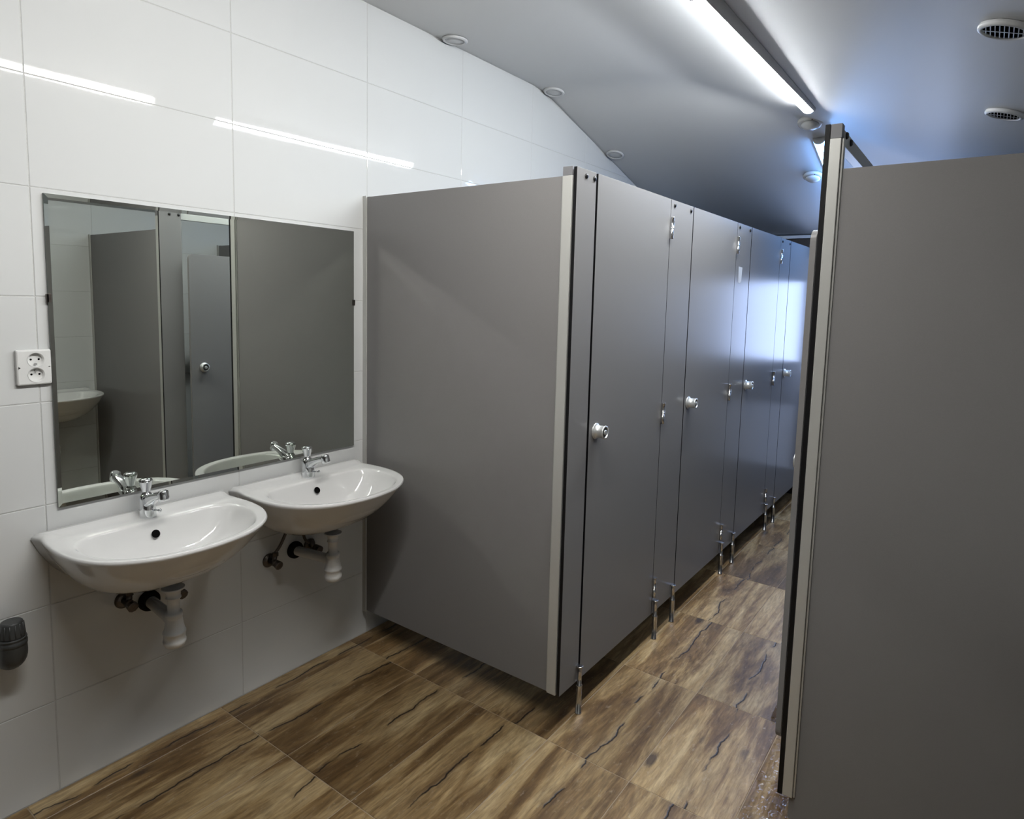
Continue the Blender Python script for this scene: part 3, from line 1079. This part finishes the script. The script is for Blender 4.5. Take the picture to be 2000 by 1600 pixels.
LX = 1.362
zl = plane_m(LX, 0)
batten((LX, 0.25, zl), N_M, (0, 1, 0), 1.46, 'lamp_white', 'bright tube lamp overhead, reflected in the tiles above the mirror', 0.012)
batten((LX, 2.045, zl), N_M, (0, 1, 0), 1.53, 'lamp_mid', 'bright white tube lamp running along the ceiling towards the detector', 0.026)
L2X, L2Y = 1.300, 3.36
dB = Vector((0, 1, -0.27768)).normalized()
p2 = Vector((L2X, L2Y, plane_b(L2X, L2Y))) + dB * 0.60
batten(p2, N_B, dB, 1.20, 'lamp_cool', 'cool bluish tube lamp on the sloping ceiling behind the tall edge profile', 0.004)


def detector(p, down, label, r):
    root = thing('motion_detector', (0, 0, 0), label, 'detector', 'ceiling detectors')
    root.matrix_world = frame_on(p, down, (0, 1, 0))
    MB().lathe((0, 0, -0.001), (0, 0, -1), [(0, r * 0.92), (0.008, r), (0.020, r * 0.97), (0.024, r * 0.80)], 'detector', 36).build('base', root, origin=(0, 0, 0))
    MB().lathe((0, 0, -0.0245), (0, 0, -1), [(0, r * 0.72), (0.008, r * 0.68), (0.017, r * 0.52), (0.024, r * 0.30), (0.027, r * 0.05)], 'detector', 36).build('dome', root, origin=(0, 0, 0))
    MB().lathe((r * 0.3, -r * 0.78, -0.021), (0, 0, -1), [(0, 0.004), (0.004, 0.003)], 'dark_hole', 10).build('indicator', root, origin=(0, 0, 0))


detector((1.300, 3.130, ceil_z(1.30, 3.13)), N_B, 'round ceiling detector at the end of the white tube lamp', 0.064)
detector((1.190, 3.800, plane_b(1.19, 3.80)), N_B, 'round ceiling detector on the bluish slope beside the tall edge profile', 0.060)


def disc_vent(p, down, label):
    root = thing('disc_vent', (0, 0, 0), label, 'vent', 'closed disc vents beside the tiled wall')
    root.matrix_world = frame_on(p, down, (0, 1, 0))
    MB().lathe((0, 0, -0.001), (0, 0, -1), [(0, 0.058), (0.004, 0.060), (0.009, 0.057), (0.012, 0.050), (0.010, 0.045), (0.006, 0.0435)], 'vent_white', 40, cap1=False).build('ring', root, origin=(0, 0, 0))
    MB().lathe((0, 0, -0.002), (0, 0, -1), [(0, 0.0425), (0.006, 0.0425), (0.0075, 0.041), (0.0085, 0.020), (0.0085, 0.002)], 'vent_white', 40).build('disc', root, origin=(0, 0, 0))


disc_vent((0.065, 1.667, ceil_z(0.065, 1.667)), N_L, 'pale disc vent above the first grey cubicle panel, on the flat ceiling')
disc_vent((0.065, 2.514, ceil_z(0.065, 2.514)), (N_L + N_B).normalized(), 'pale disc vent where the ceiling begins to slope beside the tiles')
disc_vent((0.068, 3.273, ceil_z(0.068, 3.273)), N_B, 'pale disc vent low on the ceiling slope above the cubicle doors')


def grille_vent(p, down, label):
    root = thing('grille_vent', (0, 0, 0), label, 'vent', 'round grille vents over the cubicles across the aisle')
    root.matrix_world = frame_on(p, down, (0, 1, 0))
    MB().lathe((0, 0, -0.001), (0, 0, -1), [(0, 0.062), (0.006, 0.064), (0.012, 0.062), (0.015, 0.056), (0.013, 0.0505), (0.0105, 0.0500)], 'vent_white', 40, cap0=False, cap1=False).build('ring', root, origin=(0, 0, 0))
    MB().lathe((0, 0, -0.0008), (0, 0, -1), [(0.0085, 0.0508), (0.0002, 0.0505), (0.0, 0.0500)], 'dark_hole', 32, cap0=False).build('duct', root, origin=(0, 0, 0))
    for k in range(-4, 5):
        x = k * 0.0105
        hl = math.sqrt(0.0490 ** 2 - x * x)
        MB().box(x - 0.0010, x + 0.0010, -hl, hl, -0.0125, -0.0108, 'vent_white').build('slat', root, origin=(0, 0, 0))
    MB().box(-0.0488, 0.0488, -0.0015, 0.0015, -0.0138, -0.0126, 'vent_white').build('crossbar', root, origin=(0, 0, 0))


grille_vent((2.125, 1.506, plane_m(2.125, 0)), N_M, 'round grille vent over the cubicle across the aisle, near the white lamp')
grille_vent((2.138, 2.405, plane_m(2.138, 0)), N_M, 'smaller-looking round grille vent further along the same sloping ceiling')

# ------------------------------------------------------------------ water on the floor
def puddle(cx, cy, rx, ry, seed, clipx, label):
    mb = MB()
    pts = []
    for k in range(64):
        a = 2 * math.pi * k / 64
        r = 1.0 + 0.12 * math.sin(3 * a + seed) + 0.09 * math.sin(5 * a + 2 * seed) + 0.05 * math.sin(11 * a) + 0.03 * math.sin(17 * a + seed)
        pts.append((max(cx + rx * r * math.cos(a), clipx), cy + ry * r * math.sin(a), 0.0010))
    rings = []
    for f, z in ((1.0, 0.0002), (0.97, 0.0010), (0.6, 0.0014), (0.25, 0.0014)):
        rings.append([(cx + (p[0] - cx) * f, cy + (p[1] - cy) * f, z) for p in pts])
    mb.rings(rings, 'water', cap0=False)
    mb.build('puddle', origin=(cx, cy, 0.0), label=label, category='puddle', group='water on the tiles')


puddle(1.745, 1.34, 0.085, 0.36, 1.0, 1.6685, 'shiny film of water on the tiles at the foot of the edge profile')
puddle(1.655, 2.10, 0.050, 0.40, 2.3, 1.40, 'narrow wet streak on the tiles further along the aisle')
